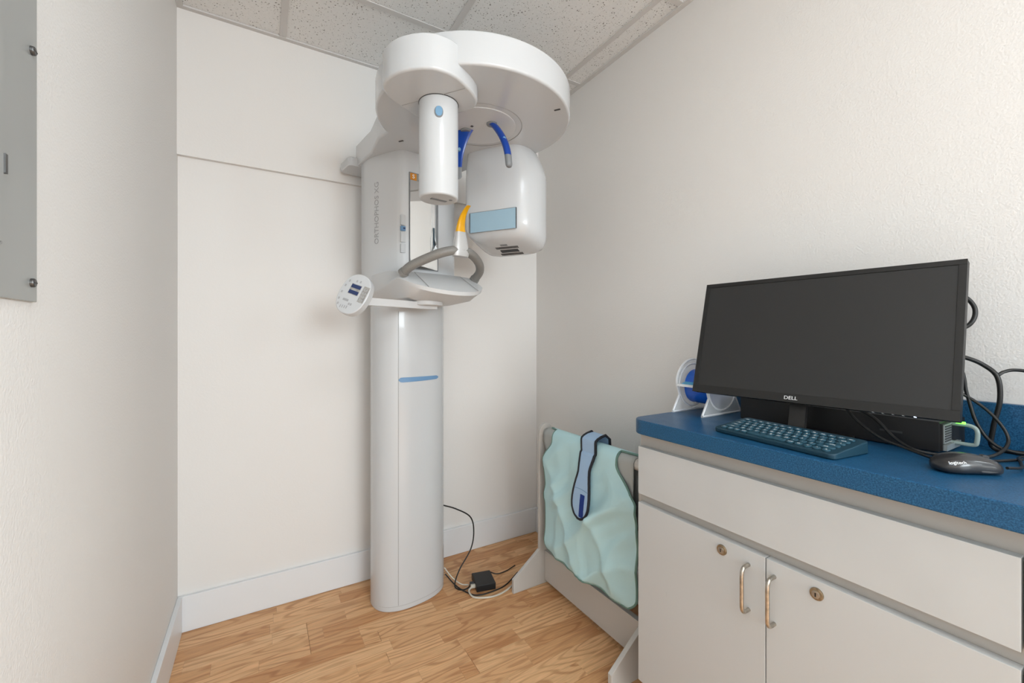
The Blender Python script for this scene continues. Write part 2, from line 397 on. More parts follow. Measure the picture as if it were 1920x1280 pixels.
# column
col = prism('column', sell(0, 0, .165, .114, 2.35, 64), .0, H0+.19, 'mach', mach, bev=.004)
def colpt(u, z, off=.0):   # point on column front
    v = .114*(1-(abs(u)/.165)**2.35)**(1/2.35); return Vector((u, -(v+off), z))
tube('seam', [colpt(-.093, .025), colpt(-.093, H0+.1)], .0011, 'seam', col, smoothpath=False, seg=6)
tube('seam', [colpt(u, .022) for u in [-.155+.01*i for i in range(32)]], .0007, 'seam', col, smoothpath=False, seg=5)
rings = []
n = 22
for i in range(n+1):
    u = -.093+.19*i/n
    z = .975+.002*(i/n); e = min(1, min(i, n-i)/1.5+.25); hh = .0105*e*(1-.25*i/n)
    p = colpt(u, 0, .0); rings.append([(p.x, p.y-.0025, z-hh), (p.x, p.y-.0025, z+hh), (p.x, p.y+.004, z+hh), (p.x, p.y+.004, z-hh)])
loft('accent_strip', rings, 'blue_acc', col, smooth=20)
# rating plate on the right hand flank
rings = []
for i in range(5):
    u = .149+.003*i; p = colpt(u, 0, .0015); rings.append([(p.x, p.y, .045), (p.x, p.y, .185), (p.x-.003, p.y+.003, .185), (p.x-.003, p.y+.003, .045)])
pl = loft('rating_plate', rings, 'plate', col, smooth=20)
# head (carriage)
HO = [(-.19, -.1), (-.192, .03), (-.137, .172), (-.11, .198), (.05, .2), (.085, .195), (.14, .168), (.168, .12), (.168, -.1)]
head = prism('carriage', chaikin(out(HO), 2, .18), H0+.195, H0+.748, 'machm', mach, bev=0)
# hull and chin shelf
def rim(v):
    return .178+.037*max(0, min(1, v/.3)) if v < .3 else .215-.40*(v-.3)
RO = [(-.188, -.08), (-.19, .0), (-.19, .1), (-.19, .2)]
RO += [(-.187*math.cos(R(a)), .285+.145*math.sin(R(a))) for a in range(0, 181, 9)]
RO += [(.186, .2), (.178, .1), (.172, 0), (.17, -.08)]
ringA = [P3(u*.985, v*.99, rim(v)-.006 if False else rim(v)) for u, v in RO]
ringU = []
for u, v in RO:
    if v > .25: ringU.append(P3(max(-.15, min(.15, u*.88)), .268+.02*(1-(u/.19)**2), .243))
    else: ringU.append(P3(u*.97, v, .25))
ringB1 = [P3(u*.96, v*.985-.002, rim(v)-.014) for u, v in RO]
ringB2 = [P3(u*.80, .05+(v-.05)*.84, .143) for u, v in RO]
ringB3 = [P3(u*.55, .05+(v-.05)*.55, .128) for u, v in RO]
loft('chin_shelf', [ringB3, ringB2, ringB1, ringA, ringU], 'machm', mach, smooth=30)
def tray(u, f):   # point on the tray between top line and rim
    v1 = .285+.145*math.sqrt(max(0, 1-(u/.187)**2)); v0 = .268+.02*(1-(u/.19)**2)
    return P3(u, v0+(v1-v0)*f, .243+(rim(v1)-.243)*f+.0008)
tube('tray_seam', [tray(-.112, .98), tray(-.112, .02), tray(0, .02), tray(.095, .02), tray(.105, .98)], .0011, 'seam', mach, smoothpath=False, seg=6)
# mirror with frame, label and buttons
mv = .2015
mx0, mx1, mz0, mz1 = -.09, .035, .272, .655
mir = box('mirror', (mx0, -mv-.0015, H0+mz0), (mx1, -mv+.003, H0+mz1), 'mirror', mach)
for a, b in (((mx0-.003, mz0-.003), (mx0, mz1)), ((mx1, mz0-.003), (mx1+.003, mz1)), ((mx0, mz0-.003), (mx1, mz0)), ((mx0-.003, mz1), (mx1+.003, mz1+.003))):
    box('mirror_frame', (a[0], -mv-.0025, H0+a[1]), (b[0], -mv+.003, H0+b[1]), 'grey_pl', mir)
box('maker_label', (mx0, -mv-.0028, H0+.628), (mx0+.028, -mv-.0016, H0+.655), 'label_o', mir)
box('maker_label', (mx0+.028, -mv-.0028, H0+.628), (mx1, -mv-.0016, H0+.655), 'label_g', mir)
F_FRONT = lambda u, z, d: frame((u, -mv-d, H0+z), (1, 0, 0), (0, 0, 1))
text('lettering', 's', .034, 'wht', mir, F_FRONT(mx0+.014, .645, .003))
for i, ch in enumerate('irona'):
    text('lettering', ch, .030, 'print', mir, F_FRONT(mx0+.037+.017*i, .644, .003))
for z0, z1, m_ in ((.44, .482, 'mach'), (.418, .437, 'blue_acc'), (.372, .415, 'mach'), (.33, .366, 'mach')):
    box('button', (-.126, -.1975, H0+z0), (-.106, -.186, H0+z1), m_, head, bev=.002)
box('switch_mark', (-.117, -.199, H0+.425), (-.109, -.1974, H0+.431), 'navy', head)
# model name up the left flank
a2, b2 = Vector((-.192, .03)), Vector((-.137, .172))
tdir = (a2-b2).normalized(); mid = a2.lerp(b2, .30); nrm = Vector((tdir.y, -tdir.x));
if nrm.x > 0: nrm = -nrm
mid2 = mid+nrm*.0006
text('model_lettering', 'ORTHOPHOS XG', .0335, 'print', head, frame((mid2.x, -mid2.y, H0+.505), (0, 0, 1), (tdir.x, -tdir.y, 0)), xs=.99)
# overhead cap
CU, CV, CR = -.012, .545, .333
cap_o = []
for i in range(97):
    a = R(-52+ (360-2*38)*i/96.0)
    a = R(-50+280*i/96.0)
    cap_o.append((CU+CR*math.cos(a), CV+CR*math.sin(a)))
cap_o += [(-.232, .22), (-.205, .08), (-.20, -.1), (.18, -.1), (.185, .08), (.205, .22)]
cap = prism('overhead_cap', out(cap_o), H0+.742, H0+.838, 'mach', mach, bev=.008, seg=4, smooth=45)
def ringline(r, w=.0012):
    return tube('cap_seam', [P3(CU+.02+r*math.cos(R(a)), CV+r*math.sin(R(a)), .7414) for a in range(0, 360, 6)], w, 'seam', cap, smoothpath=False, closed=True, seg=6)
ringline(.152)
prism('center_ring', [(CU+.02+.130*math.cos(R(a)), -CV+.130*math.sin(R(a))) for a in range(0, 360, 5)], H0+.7385, H0+.7425, 'machm', cap, bev=.001)
A = (-.899, .437); L = (.437, .899)
def am(a, l, h): return P3(CU+a*A[0]+l*L[0], CV+a*A[1]+l*L[1], h)
AX = Vector((A[0], -A[1], 0)); LX = Vector((L[0], -L[1], 0))
for a_, l_ in ((-.026, .297), (.006, -.318)):
    tube('screw_hole', [am(a_, l_-.010, .7415), am(a_, l_+.010, .7415)], .004, 'dark', cap, smoothpath=False, seg=8, flat=.4)
box('sensor_eye', (-.004, -.004, 0), (.004, .004, .003), 'dark', cap, matrix=Matrix.Translation(am(.001, -.01, .7365)))
# rotating arm: tube side lobe
def arm_prism(name, pts, h0, h1, mat, parent, **k):
    return prism(name, [(am(a, l, 0).x, am(a, l, 0).y) for a, l in pts], H0+h0, H0+h1, mat, parent, **k)
lo = [(.15, -.105), (.24, -.112), (.31, -.118), (.365, -.098), (.392, -.05), (.400, .0), (.392, .05), (.372, .09), (.325, .122), (.24, .128), (.185, .118), (.15, .085)]
lobe = arm_prism('tube_cover', chaikin(lo, 2, .22), .702, .800, 'mach', mach, bev=.008, seg=4)
tube('cover_seam', [am(.265, -.105, .7015), am(.262, .116, .7015)], .0009, 'seam', lobe, smoothpath=False, seg=6)
TA, TL = .222, .0
tp = [(am(TA, TL, 0).x+.059*math.cos(R(a)), am(TA, TL, 0).y+.059*math.sin(R(a))) for a in range(0, 360, 6)]
tb = prism('x_ray_tube', tp, H0+.412, H0+.706, 'mach', mach, bev=.006)
tc = am(TA, TL, 0)
prism('joint_ring', [(tc.x+.0605*math.cos(R(a)), tc.y+.0605*math.sin(R(a))) for a in range(0, 360, 8)], H0+.7005, H0+.7035, 'dark', tb)
box('slot', (-.026, -.006, -.001), (.026, .006, .002), 'grey_pl', tb, matrix=Matrix.Translation((tc.x, tc.y, H0+.4115)))
prism('small_cap', sell(.03, -.02, .005, .005, 2, 16), -.001, .002, 'grey_pl', tb, matrix=Matrix.Translation((tc.x, tc.y, H0+.4115)))
# round light blue button, facing the camera side
cdir = Vector((-.487, -.873, 0))            # outward direction on the tube
bc = Vector((tc.x, tc.y, H0+.650))+cdir*.0585
fm = frame(bc, Vector((0, 0, 1)).cross(cdir), (0, 0, 1))
bt = prism('laser_button', sell(0, 0, .0125, .0165, 2.2, 28), -.004, .0025, 'grey_pl', tb, bev=.001, seg=2, matrix=fm)
prism('button_face', sell(0, .001, .0105, .0145, 2.2, 28), .002, .0045, 'btn', bt, bev=.001, seg=2)
# sensor housing
def ss(s, l, h): return am(-s, l, h)
def sens_out(h, k=0.0, top=0.0):
    base = [(.19, -.150), (.182, -.06), (.182, .03), (.19, .085), (.215, .122), (.27, .148), (.34, .150), (.38, .12), (.385, -.09), (.36, -.145), (.28, -.152), (.21, -.153)]
    cs, cl_ = .28, -.005
    return [ss(cs+(s-cs)*(1-k), cl_+(l-cl_)*(1-k)-top*max(0, l)*1.0, h) for s, l in base]
def smooth_ring(r, it=2):
    q = chaikin([(p.x, p.y) for p in r], it, .2); return [Vector((a, b, r[0].z)) for a, b in q]
prof = [(.330, .45, 0), (.338, .22, 0), (.352, .08, 0), (.372, .02, 0), (.392, .0, 0), (.47, 0, 0), (.55, 0, 0), (.64, 0, 0), (.68, .01, .06), (.715, .03, .14), (.743, .05, .2)]
def sring(h, k, t):
    r = smooth_ring(sens_out(h, k, t))
    if h < .40:   # the underside slopes up toward the front
        for p in r:
            q = p-Vector((P3(CU, CV, 0)))
            s_ = -(q.x*AX.x+q.y*AX.y)
            p.z += .058*max(0, min(1, (.37-s_)/.19))
    return r
sen = loft('sensor_housing', [sring(*p) for p in prof], 'mach', mach, smooth=45)
dn = -AX; 
def sface(l, h, off): # frame on the front face of the sensor; x to the right in view
    return frame(ss(.1835-off, l, h), LX, (0, 0, 1))
wdw = box('display_window', (-.102, -.040, -.004), (.102, .040, .0016), 'display', sen, matrix=sface(-.022, .4515, 0))
for x in (-.102, .102): box('window_edge', (x-.0015, -.040, 0), (x+.0015, .040, .0022), 'dark', wdw)
for yy in (-.040, .040): box('window_edge', (-.102, yy-.0007, 0), (.102, yy+.0007, .0022), 'grey_pl', wdw)
# vents in the underside
vt = frame(ss(.30, .0, .3505), LX, AX*.95+Vector((0, 0, .29)))
for row_, n_ in ((.03, 17), (-.026, 17)):
    for i in range(n_):
        box('vent_slot', (-.05+i*.006, row_-.008, -.002), (-.0465+i*.006, row_+.008, .0006), 'dark', sen, matrix=vt)
box('cable_slot', (-.04, -.009, -.002), (.04, .012, .0007), 'black', sen, matrix=vt)
box('type_plate', (-.02, .046, -.0005), (.01, .058, .0008), 'grey_pl', sen, matrix=vt)
# temple supports
def support(base, tip, wtop, wbot, thick, wdir):
    b, t = Vector(base), Vector(tip); rings = []; n = 14
    ln = (t-b); od = Vector((ln.x, ln.y, 0)); outw = od.normalized()
    wd = Vector(wdir).normalized()
    for i in range(n+1):
        f = i/n
        p = Vector((b.x+od.x*(f**.75 if True else f), b.y+od.y*f**.75, b.z+ln.z*f))+outw*.012*math.sin(math.pi*f)
        wv = wtop+(wbot-wtop)*f**.7; th = thick*(1-.15*f)
        rings.append([p+wd*wv*math.cos(R(a))+outw*th*math.sin(R(a)) for a in range(0, 360, 24)])
    k = 12
    s = loft('temple_support', rings[:k], 'blue', mach, smooth=60)
    e = rings[k-1:]
    c = sum((Vector(p) for p in rings[-1]), Vector())/len(rings[-1])
    e = e+[[c+(p-c)*.75+Vector((0, 0, -.006)) for p in rings[-1]], [c+(p-c)*.3+Vector((0, 0, -.009)) for p in rings[-1]]]
    loft('support_tip', e, 'grey_pl', s, smooth=60)
    prism('support_base', [(b.x+math.cos(R(a))*.0185, b.y+math.sin(R(a))*.0185) for a in range(0, 360, 15)], b.z-.006, b.z+.012, 'grey_pl', s, bev=.003)
    q = rings[5]; cc = sum((Vector(p) for p in q), Vector())/len(q)
    nd = wd.cross(Vector((0, 0, 1))); nd = nd if nd.dot(Vector((-.3, -1, 0))) > 0 else -nd
    return s
pR = am(-.012, .062, .738); pR2 = am(-.012, .128, .583)
pL = am(-.015, -.045, .738); pL2 = am(-.015, -.078, .575)
sR = support(pR, pR2, .016, .0135, .0135, AX); sL = support(pL, pL2, .027, .0125, .010, (.768, -.64, 0))
for sp, b, t in ((sR, pR, pR2), (sL, pL, pL2)):
    p = Vector(b).lerp(Vector(t), .42); od = Vector((t.x-b.x, t.y-b.y, 0)); p += od*.12+od.normalized()*.010
    vd = Vector((-.46, -.885, 0)).normalized()
    prism('support_screw', sell(0, 0, .0052, .0058, 2, 18), 0, .0135, 'btn', sp, matrix=frame(p, Vector((0, 0, 1)).cross(vd), (0, 0, 1)))
# chin handle bar with bite holder
bar_pts = [P3(-.168, .305, .232), P3(-.15, .345, .258), P3(-.085, .41, .296), P3(-.03, .436, .313), P3(.02, .438, .315), P3(.07, .42, .305), P3(.125, .38, .285), P3(.158, .335, .262), P3(.163, .29, .236)]
hb = tube('handle_bar', bar_pts, .0172, 'bar', mach, seg=16)
for a, b in ((0, 1), (-1, -2)):
    p, q = bar_pts[a], bar_pts[b]; d = (q-p).normalized()
    tube('end_collar', [p-d*.006, p+d*.008], .020, 'bar', hb, smoothpath=False, seg=16)
HPc = P3(-.002, .438, 0)
def ring_at(h, w, d, off=0): return [(HPc.x+math.copysign(abs(math.cos(R(a)))**.7, math.cos(R(a)))*w, HPc.y-off+math.copysign(abs(math.sin(R(a)))**.7, math.sin(R(a)))*d, H0+h) for a in range(0, 360, 15)]
hold = loft('bite_holder', [ring_at(.293, .032, .016), ring_at(.305, .0335, .019), ring_at(.33, .031, .019), ring_at(.36, .025, .016), ring_at(.384, .0205, .013)], 'holder', mach, smooth=50)
rings = []
for i in range(15):
    f = i/14; h = .382+.098*f; off = .055*f**2.4; wv = .0205*(1-.62*f**.8); d = .011*(1-.45*f)
    rings.append(ring_at(h-.010*f**4, wv, d, off))
loft('bite_block', rings, 'yellow', hold, smooth=60)
for dx in (-.006, .006):
    tube('rib', [Vector((HPc.x+dx*(1-.6*f), HPc.y-.055*f**2.4-.0108*(1-.45*f), H0+.382+.098*f)) for f in (0, .2, .4, .6, .8, .92)], .0012, 'yellow', hold, k=3, seg=6)
# control panel on its swing arm
prism('swivel', [(-.035+.062*math.cos(R(a)), -.25+.05*math.sin(R(a))) for a in range(0, 360, 10)], H0+.118, H0+.150, 'machm', mach, bev=.006)
arm = loft('panel_arm', [[P3(u, .25+.06*f+s*w_, .105+h_) for s, h_, w_ in ((-1, -.0, .012), (1, 0, .012), (1, .026, .016), (-1, .026, .016))] for u, f in ((.0, 0), (-.08, 0), (-.2, .5), (-.33, 1))], 'machm', mach, smooth=30)
pc = P3(-.352, .31, .140); nrm = Vector((-.70, -.62, .30)).normalized()
xr = Vector((0, 0, 1)).cross(nrm).normalized(); up = nrm.cross(xr)
rl = R(-20); x2 = xr*math.cos(rl)+up*math.sin(rl); y2 = -xr*math.sin(rl)+up*math.cos(rl)
fm = frame(pc, x2, y2)
cp = prism('control_panel', chaikin(sell(0, 0, .056, .075, 2.3, 40), 1), -.024, .006, 'mach', mach, bev=.004, matrix=fm)
box('screen_bar', (-.020, .020, .0056), (.018, .033, .0072), 'navy', cp)
box('screen_bar', (-.020, -.002, .0056), (.018, .011, .0072), 'navy', cp)
box('screen_field', (-.021, -.004, .0055), (.019, .035, .0066), 'plate', cp)
lb = box('instruction_label', (.027, -.022, .0055), (.050, .038, .0066), 'plate', cp)
for i in range(4):
    for j in range(2):
        box('print_mark', (.031+.009*j, -.016+.013*i, .0064), (.036+.009*j, -.009+.013*i, .0070), 'print', cp)
for i in range(4): box('keypad_mark', (-.024+.008*i, -.060+.001*i, .0055), (-.021+.008*i, -.049+.001*i, .0068), 'print', cp)
for x, y_ in ((-.035, .04), (-.042, .02), (-.044, -.005), (-.042, -.03), (-.008, .046), (.006, .047), (-.036, -.048), (.004, -.038), (.012, -.038)):
    box('keypad_mark', (x-.003, y_-.004, .0055), (x+.003, y_+.004, .0068), 'print', cp)
box('keypad_mark', (-.026, -.032, .0055), (-.004, -.024, .0068), 'print', cp)
# wall bracket behind the head
bk = prism('wall_bracket', rrect(-.238, .08, -.1, .2, .018, 4), H0+.738, H0+.776, 'mach', mach, bev=.004)

# ------------------------------------------------------------------ apron rack
YA, YN = 1.633, 1.017
rk = empty('apron_rack', (1.155, (YA+YN)/2, 0)); tag(rk, 'grey painted wooden apron rack with angled feet beside the cabinet', 'apron rack')
prof = [(-.18, 0), (.18, 0), (.18, .06), (.038, .165), (.038, .70)]
prof += [(.038*math.cos(R(a)), .705+.045*math.sin(R(a))) for a in range(0, 181, 15)]
prof += [(-.038, .70), (-.038, .165), (-.18, .06)]
hl = (YA-YN)/2
for yy in (hl, -hl):
    prism('end_panel', prof, -.009, .009, 'rack', rk, bev=.003, seg=2, matrix=frame((0, yy, 0), (1, 0, 0), (0, 0, 1)))
box('bottom_board', (-.012, -hl+.01, .018), (.010, hl-.01, .155), 'rack', rk, bev=.002)
tube('top_rail', [(0, -hl+.008, .705), (0, hl-.008, .705)], .022, 'rack', rk, smoothpath=False, seg=20)

def drape(name, ylo, yhi, front_z, back_z, xo, amp, mat, parent=None, seed=1, th=.005, nu=60, nv=64, origin=(0, 0, 0), fold=True):
    """cloth over the rail: profile runs from the back hem over the rail to the front hem"""
    rnd = random.Random(seed); bm = bmesh.new(); r = .0255+xo
    lb = .705-back_z; lf = .705-front_z; arc = math.pi*r; tot = lb+arc+lf
    grid = []
    def pt(u, v, only=False):
        s = v*tot
        if s < lb: x, z, nx, nz = r, back_z+s, 1, 0
        elif s < lb+arc:
            a = (s-lb)/r; x, z, nx, nz = r*math.cos(a), .705+r*math.sin(a), math.cos(a), math.sin(a)
        else: x, z, nx, nz = -r, .705-(s-lb-arc), -1, 0
        side = 'f' if s > lb+arc/2 else 'b'
        a0, a1 = ylo(z, side), yhi(z, side); y = a0+(a1-a0)*u
        d = 0
        if fold:
            k = max(0, min(1, (.72-z)/.12)); q = (y-1.3)
            def ridge(t): return (1-abs(math.sin(t)))**1.5
            d = amp*k*(1.0*ridge(5.5*q+6.5*z+.9+.5*math.sin(9*z))+1.0*ridge(9.5*q-8*z+.8*math.sin(7*q)+1.4)*(.3+.7*k)+.9*ridge(15*z+6*q+1.1*math.sin(8*q)+.5)+.5*ridge(19*q+11*z+1.3*math.sin(12*z)+.3))
            d += amp*.16*math.sin(60*q+38*z+2.5*math.sin(21*z+seed))*k
            d += k*.014*max(0, min(1, (.70-z)/.35))
            e = min(u, 1-u); d *= .45+.55*min(1, e*6)
            d = max(d, -.002)
        return Vector((x+nx*d, y, z+nz*d))
    for j in range(nv+1):
        grid.append([pt(i/nu, j/nv) for i in range(nu+1)])
    vs_ = [[bm.verts.new(p-Vector(origin)) for p in row_] for row_ in grid]
    for j in range(nv):
        for i in range(nu): bm.faces.new((vs_[j][i], vs_[j][i+1], vs_[j+1][i+1], vs_[j+1][i]))
    o = link(name, bm_mesh(bm, name), mat, parent, 60)
    m_ = o.modifiers.new('thickness', 'SOLIDIFY'); m_.thickness = th; m_.offset = 0
    o_pt = lambda y, z: pt((y-ylo(z, 'f'))/(yhi(z, 'f')-ylo(z, 'f')), (lb+arc+.705-z)/tot)
    return o, grid, o_pt
def step(a, b, x): 
    t = max(0, min(1, (x-a)/(b-a))); return t*t*(3-2*t)
RX = 1.155
def a_hi(z, s):
    zz = z if s == 'f' else .6
    e = 1.532+.048*step(.69, .60, zz)-.006*step(.6, .3, zz)
    return e-.06*max(0, (.25-zz)/.06)**2 if zz < .25 else e
def a_lo(z, s):
    zz = z if s == 'f' else .6
    e = 1.135-.105*step(.69, .57, zz)
    return e+.06*max(0, (.25-zz)/.06)**2 if zz < .25 else e
apr, G, APT = drape('lead_apron', a_lo, a_hi, .205, .30, .006, .0185, 'apron', seed=3, origin=(0, 0, 0), nu=90, nv=100)
for row_ in G:
    pass
apr.location = (RX, 0, 0)
tag(apr, 'pale green x-ray protection apron draped over the grey rack', 'apron')
edge = [Vector(r_[-1]) for r_ in G] + [Vector(p) for p in G[-1][::-1]] + [Vector(r_[0]) for r_ in G[::-1]]
tube('piping', edge, .0042, 'piping', apr, smoothpath=False, seg=6)
lin, _g, _p = drape('grey_apron', lambda z, s: 1.06, lambda z, s: 1.612-.06*step(.69, .57, z), .56, .45, -.001, .0, 'lining', seed=8, nu=30, nv=40)
lin.location = (RX, 0, 0); tag(lin, 'grey fabric apron mostly hidden beneath the pale green apron', 'apron')
# thyroid collar strap hanging over the apron
def wid(f): # half width along the strap
    base = .040-.010*math.exp(-((f-.42)/.14)**2)+.007*math.exp(-((f-.78)/.16)**2)
    return base*(1 if f < .84 else math.sqrt(max(0.02, 1-((f-.84)/.16)**2)))
tc_ = empty('thyroid_collar', (RX, 1.281, .75)); tag(tc_, 'light blue thyroid collar with black binding hanging over the green apron', 'collar')
front = []; n = 44; fr = []
def strap(f, w, off):
    z = .765-.315*f
    x = -.036-off
    if z < .70:
        zs = [min(.70, max(.35, z+.02*dz)) for dz in range(-7, 8)]
        x = sum(min(APT(1.281+y_, q_).x for y_ in (-.04, -.02, 0, .02, .04)) for q_ in zs)/15-.011-off
        x = -.036-off+(x+.036+off)*step(.10, .42, f)
    if f < .06: x += .03*(1-f/.06)**2
    return Vector((x, w-.004*f, z-.75))
back_pts = [(0.012, .018), (.034, .0), (.040, -.08), (.044, -.16)]
rings = []
for bx, bz in back_pts[::-1]:
    rings.append([Vector((bx, -.04, bz)), Vector((bx, .04, bz)), Vector((bx+.006, .04, bz)), Vector((bx+.006, -.04, bz))])
for i in range(n+1):
    f = i/n; wv = wid(f); rings.append([strap(f, -wv, .006), strap(f, wv, .006), strap(f, wv, 0), strap(f, -wv, 0)])
# first (top) ring continues from the rail
loft('strap', rings, 'collar', tc_, smooth=40)
eb = [Vector((bx, -.041, bz+.002)) for bx, bz in back_pts[::-1]]+[strap(i/n, -wid(i/n)-.001, .004) for i in range(n+1)]+[strap(i/n, wid(i/n)+.001, .004) for i in range(n, -1, -1)]+[Vector((bx, .041, bz+.002)) for bx, bz in back_pts]
tube('binding', eb, .0055, 'blacktrim', tc_, smoothpath=False, seg=8)
vp = []
for i in range(9):
    f = .70+.27*i/8; vp.append([strap(f, -.024, .0075), strap(f, .0, .0075), strap(f, .0, .0055), strap(f, -.024, .0055)])
loft('hook_patch', vp, 'velcro', tc_, smooth=20)
tube('stitch_line', [strap(.66, -.044, .0065), strap(.645, 0, .0065), strap(.655, .042, .0065)], .0008, 'blue_acc', tc_, seg=5)

# ------------------------------------------------------------------ base cabinet and worktop
XF = .975; T = .915
cb = empty('base_cabinet', (XF, .52, 0)); tag(cb, 'beige laminate base cabinet with one wide drawer and two locked doors', 'cabinet')
def cbox(name, lo, hi, mat, parent=None, bev=0, seg=2):
    o = (XF, .52, 0); return box(name, tuple(lo[i]-o[i] for i in range(3)), tuple(hi[i]-o[i] for i in range(3)), mat, parent or cb, bev, seg)
cbox('body', (XF+.02, -.27, .125), (XR-.001, .903, T-.0435), 'cabin')
cbox('toe_kick', (XF+.07, -.27, .001), (XR-.001, .897, .125), 'cabin')
cbox('drawer_front', (XF, .152, .690), (XF+.0195, .896, .832), 'cab', bev=.0015)
cbox('drawer_front', (XF, -.27, .690), (XF+.0195, .148, .832), 'cab', bev=.0015)
dL = cbox('door', (XF, .524, .13), (XF+.0195, .896, .664), 'cabdoor', bev=.0015)
dR = cbox('door', (XF, .152, .13), (XF+.0195, .522, .664), 'cabdoor', bev=.0015)
cbox('door', (XF, -.27, .13), (XF+.0195, .148, .664), 'cabdoor', bev=.0015)
for d, yy in ((dL, .561), (dR, .504)):
    z0, z1 = .527, .631; x0, x1 = -.028, 0.0
    tube('handle', [(x1, yy-.52, z0), (x1-.016, yy-.52, z0), (x0+.004, yy-.52, z0+.004), (x0, yy-.52, z0+.016), (x0, yy-.52, (z0+z1)/2), (x0, yy-.52, z1-.016), (x0+.004, yy-.52, z1-.004), (x1-.016, yy-.52, z1), (x1, yy-.52, z1)], .0044, 'chrome', d, k=5, seg=12)
for d, yy, r in ((dL, .627, .0125), (dR, .421, .0125)):
    l = prism('lock', sell(0, 0, r, r, 2, 28), 0, .004, 'brass', d, bev=.0015, seg=2, matrix=frame((0, yy-.52, .637), (0, -1, 0), (0, 0, 1)), bev_bot=False)
    prism('lock_core', sell(0, 0, .0075, .0075, 2, 24), .0035, .007, 'chrome', l, bev=.001, seg=2)
    box('keyhole', (-.0012, -.004, .0068), (.0012, .004, .0074), 'black', l)
# worktop with rounded corner and backsplash
wt = empty('worktop', (XF, .5, T)); tag(wt, 'dark blue speckled laminate worktop with rounded corner on the cabinet', 'worktop')
ct = [(XR-.001, -.29), (XR-.001, .916)]
ct += [(.957+.05-.05*math.sin(R(a)), .916-.05+.05*math.cos(R(a))) for a in range(0, 91, 9)] + [(.957, -.29)]
prism('top', [(x-XF, y-.5) for x, y in ct], -.042, 0, 'counter', wt, bev=.003, seg=3)
box('backsplash', (XR-.021-XF, -.79, 0), (XR-.001-XF, .41, .10), 'counter', wt, bev=.002)

# ------------------------------------------------------------------ monitor
BL = Vector((1.115, .812, .997)); BR = Vector((1.160, .257, .997))
mid = (BL+BR)/2; wx = (BR-BL).normalized(); W_ = .557; Hm = .334
mon = empty('monitor', (mid.x, mid.y, T)); tag(mon, 'black widescreen computer monitor on a stand above the worktop', 'monitor')
tl = R(14); bk_ = Vector((0, 0, 1)).cross(wx)   # horizontal, away from the viewer
upv = Vector((0, 0, 1))*math.cos(tl)+bk_*math.sin(tl)
fmM = frame((0, 0, mid.z-T), wx, upv)        # x right, y up the panel, z toward the viewer
def mb(name, lo, hi, mat, bev=0, parent=None):
    if parent is None: return box(name, lo, hi, mat, mon, bev, matrix=fmM)
    return box(name, lo, hi, mat, parent, bev)
h2 = W_/2
case = mb('case', (-h2, 0, -.022), (h2, Hm, -.0015), 'bezel', .002)
for nm, lo, hi in (('bezel', (-h2, Hm-.0115, -.003), (h2, Hm, .0015)), ('bezel', (-h2, .0, -.003), (h2, .0215, .0015)), ('bezel', (-h2, .0215, -.003), (-h2+.0125, Hm-.0115, .0015)), ('bezel', (h2-.0125, .0215, -.003), (h2, Hm-.0115, .0015))):
    mb(nm, lo, hi, 'bezel', .0006)
mb('screen', (-h2+.012, .021, -.003), (h2-.012, Hm-.011, -.0004), 'screen')
mb('rear_housing', (-.17, .05, -.052), (.17, .27, -.020), 'bezel', .01)
text('logo_lettering', 'DELL', .0125, 'wht', mon, fmM @ Matrix.Translation((-.015, .0105, .0016)), spacing=.95, xs=1.15)
for i in range(4): mb('button_mark', (.145+.0165*i, -.0005, -.009), (.1475+.0165*i, .001, .0012), 'wht')
mb('power_led', (.2125, -.0008, -.008), (.2155, .0012, .0014), 'ledw')
nk = bk_
def nb(name, a0, a1, b0, b1, z0, z1, mat, bev=0):   # box in the stand frame: a along the width, b away from viewer
    return box(name, (a0, z0, -b1), (a1, z1, -b0), mat, mon, bev, matrix=frame((0, 0, 0), wx, (0, 0, 1)))
loft('stand_neck', [[frame((0, 0, 0), wx, (0, 0, 1)) @ Vector((x, z, -b)) for x, b in ((-.026, b0), (.010, b0), (.010, b0+.014), (-.026, b0+.014))] for z, b0 in ((.008, .012), (.075, .026), (.10, .040), (.20, .066))], 'bezel', mon, smooth=30)
nb('stand_base', -.115, .095, .018, .075, 0.0005, .010, 'bezel', .003)

# ------------------------------------------------------------------ desktop computer lying flat
pcx = empty('desktop_computer', (1.230, .303, T)); tag(pcx, 'black slim desktop computer lying flat behind the keyboard', 'computer')
pz = .066
body = box('chassis', (0, 0, .002), (.158, .43, pz), 'black', pcx, bev=.002)
box('end_bezel', (.004, -.004, .006), (.154, .0005, pz-.004), 'bezel', pcx)
vg = box('vent_panel', (.008, -.006, .020), (.052, -.0035, pz-.006), 'silver', pcx)
for i in range(7): box('vent_rib', (.010, -.0075, .024+i*.0052), (.050, -.0058, .0265+i*.0052), 'dark', vg)
box('lower_lip', (.008, -.010, .006), (.10, -.0038, .018), 'silver', pcx)
hp = [(.060, -.004, .058), (.060, -.030, .058), (.060, -.042, .050), (.060, -.042, .026), (.060, -.036, .018), (.060, -.004, .018)]
hd = tube('carry_handle', hp, .0042, 'handle_c', pcx, k=4, seg=8)
tube('handle_light', [(.057, -.012, .0625), (.057, -.026, .0625)], .0026, 'led', hd, smoothpath=False, seg=6)
box('slot', (-.0006, .06, .030), (.001, .10, .034), 'dark', pcx)
for yy, xx in ((.02, .02), (.41, .02), (.02, .145), (.41, .145)): box('rubber_foot', (xx-.008, yy-.008, 0), (xx+.008, yy+.008, .0025), 'dark', pcx)

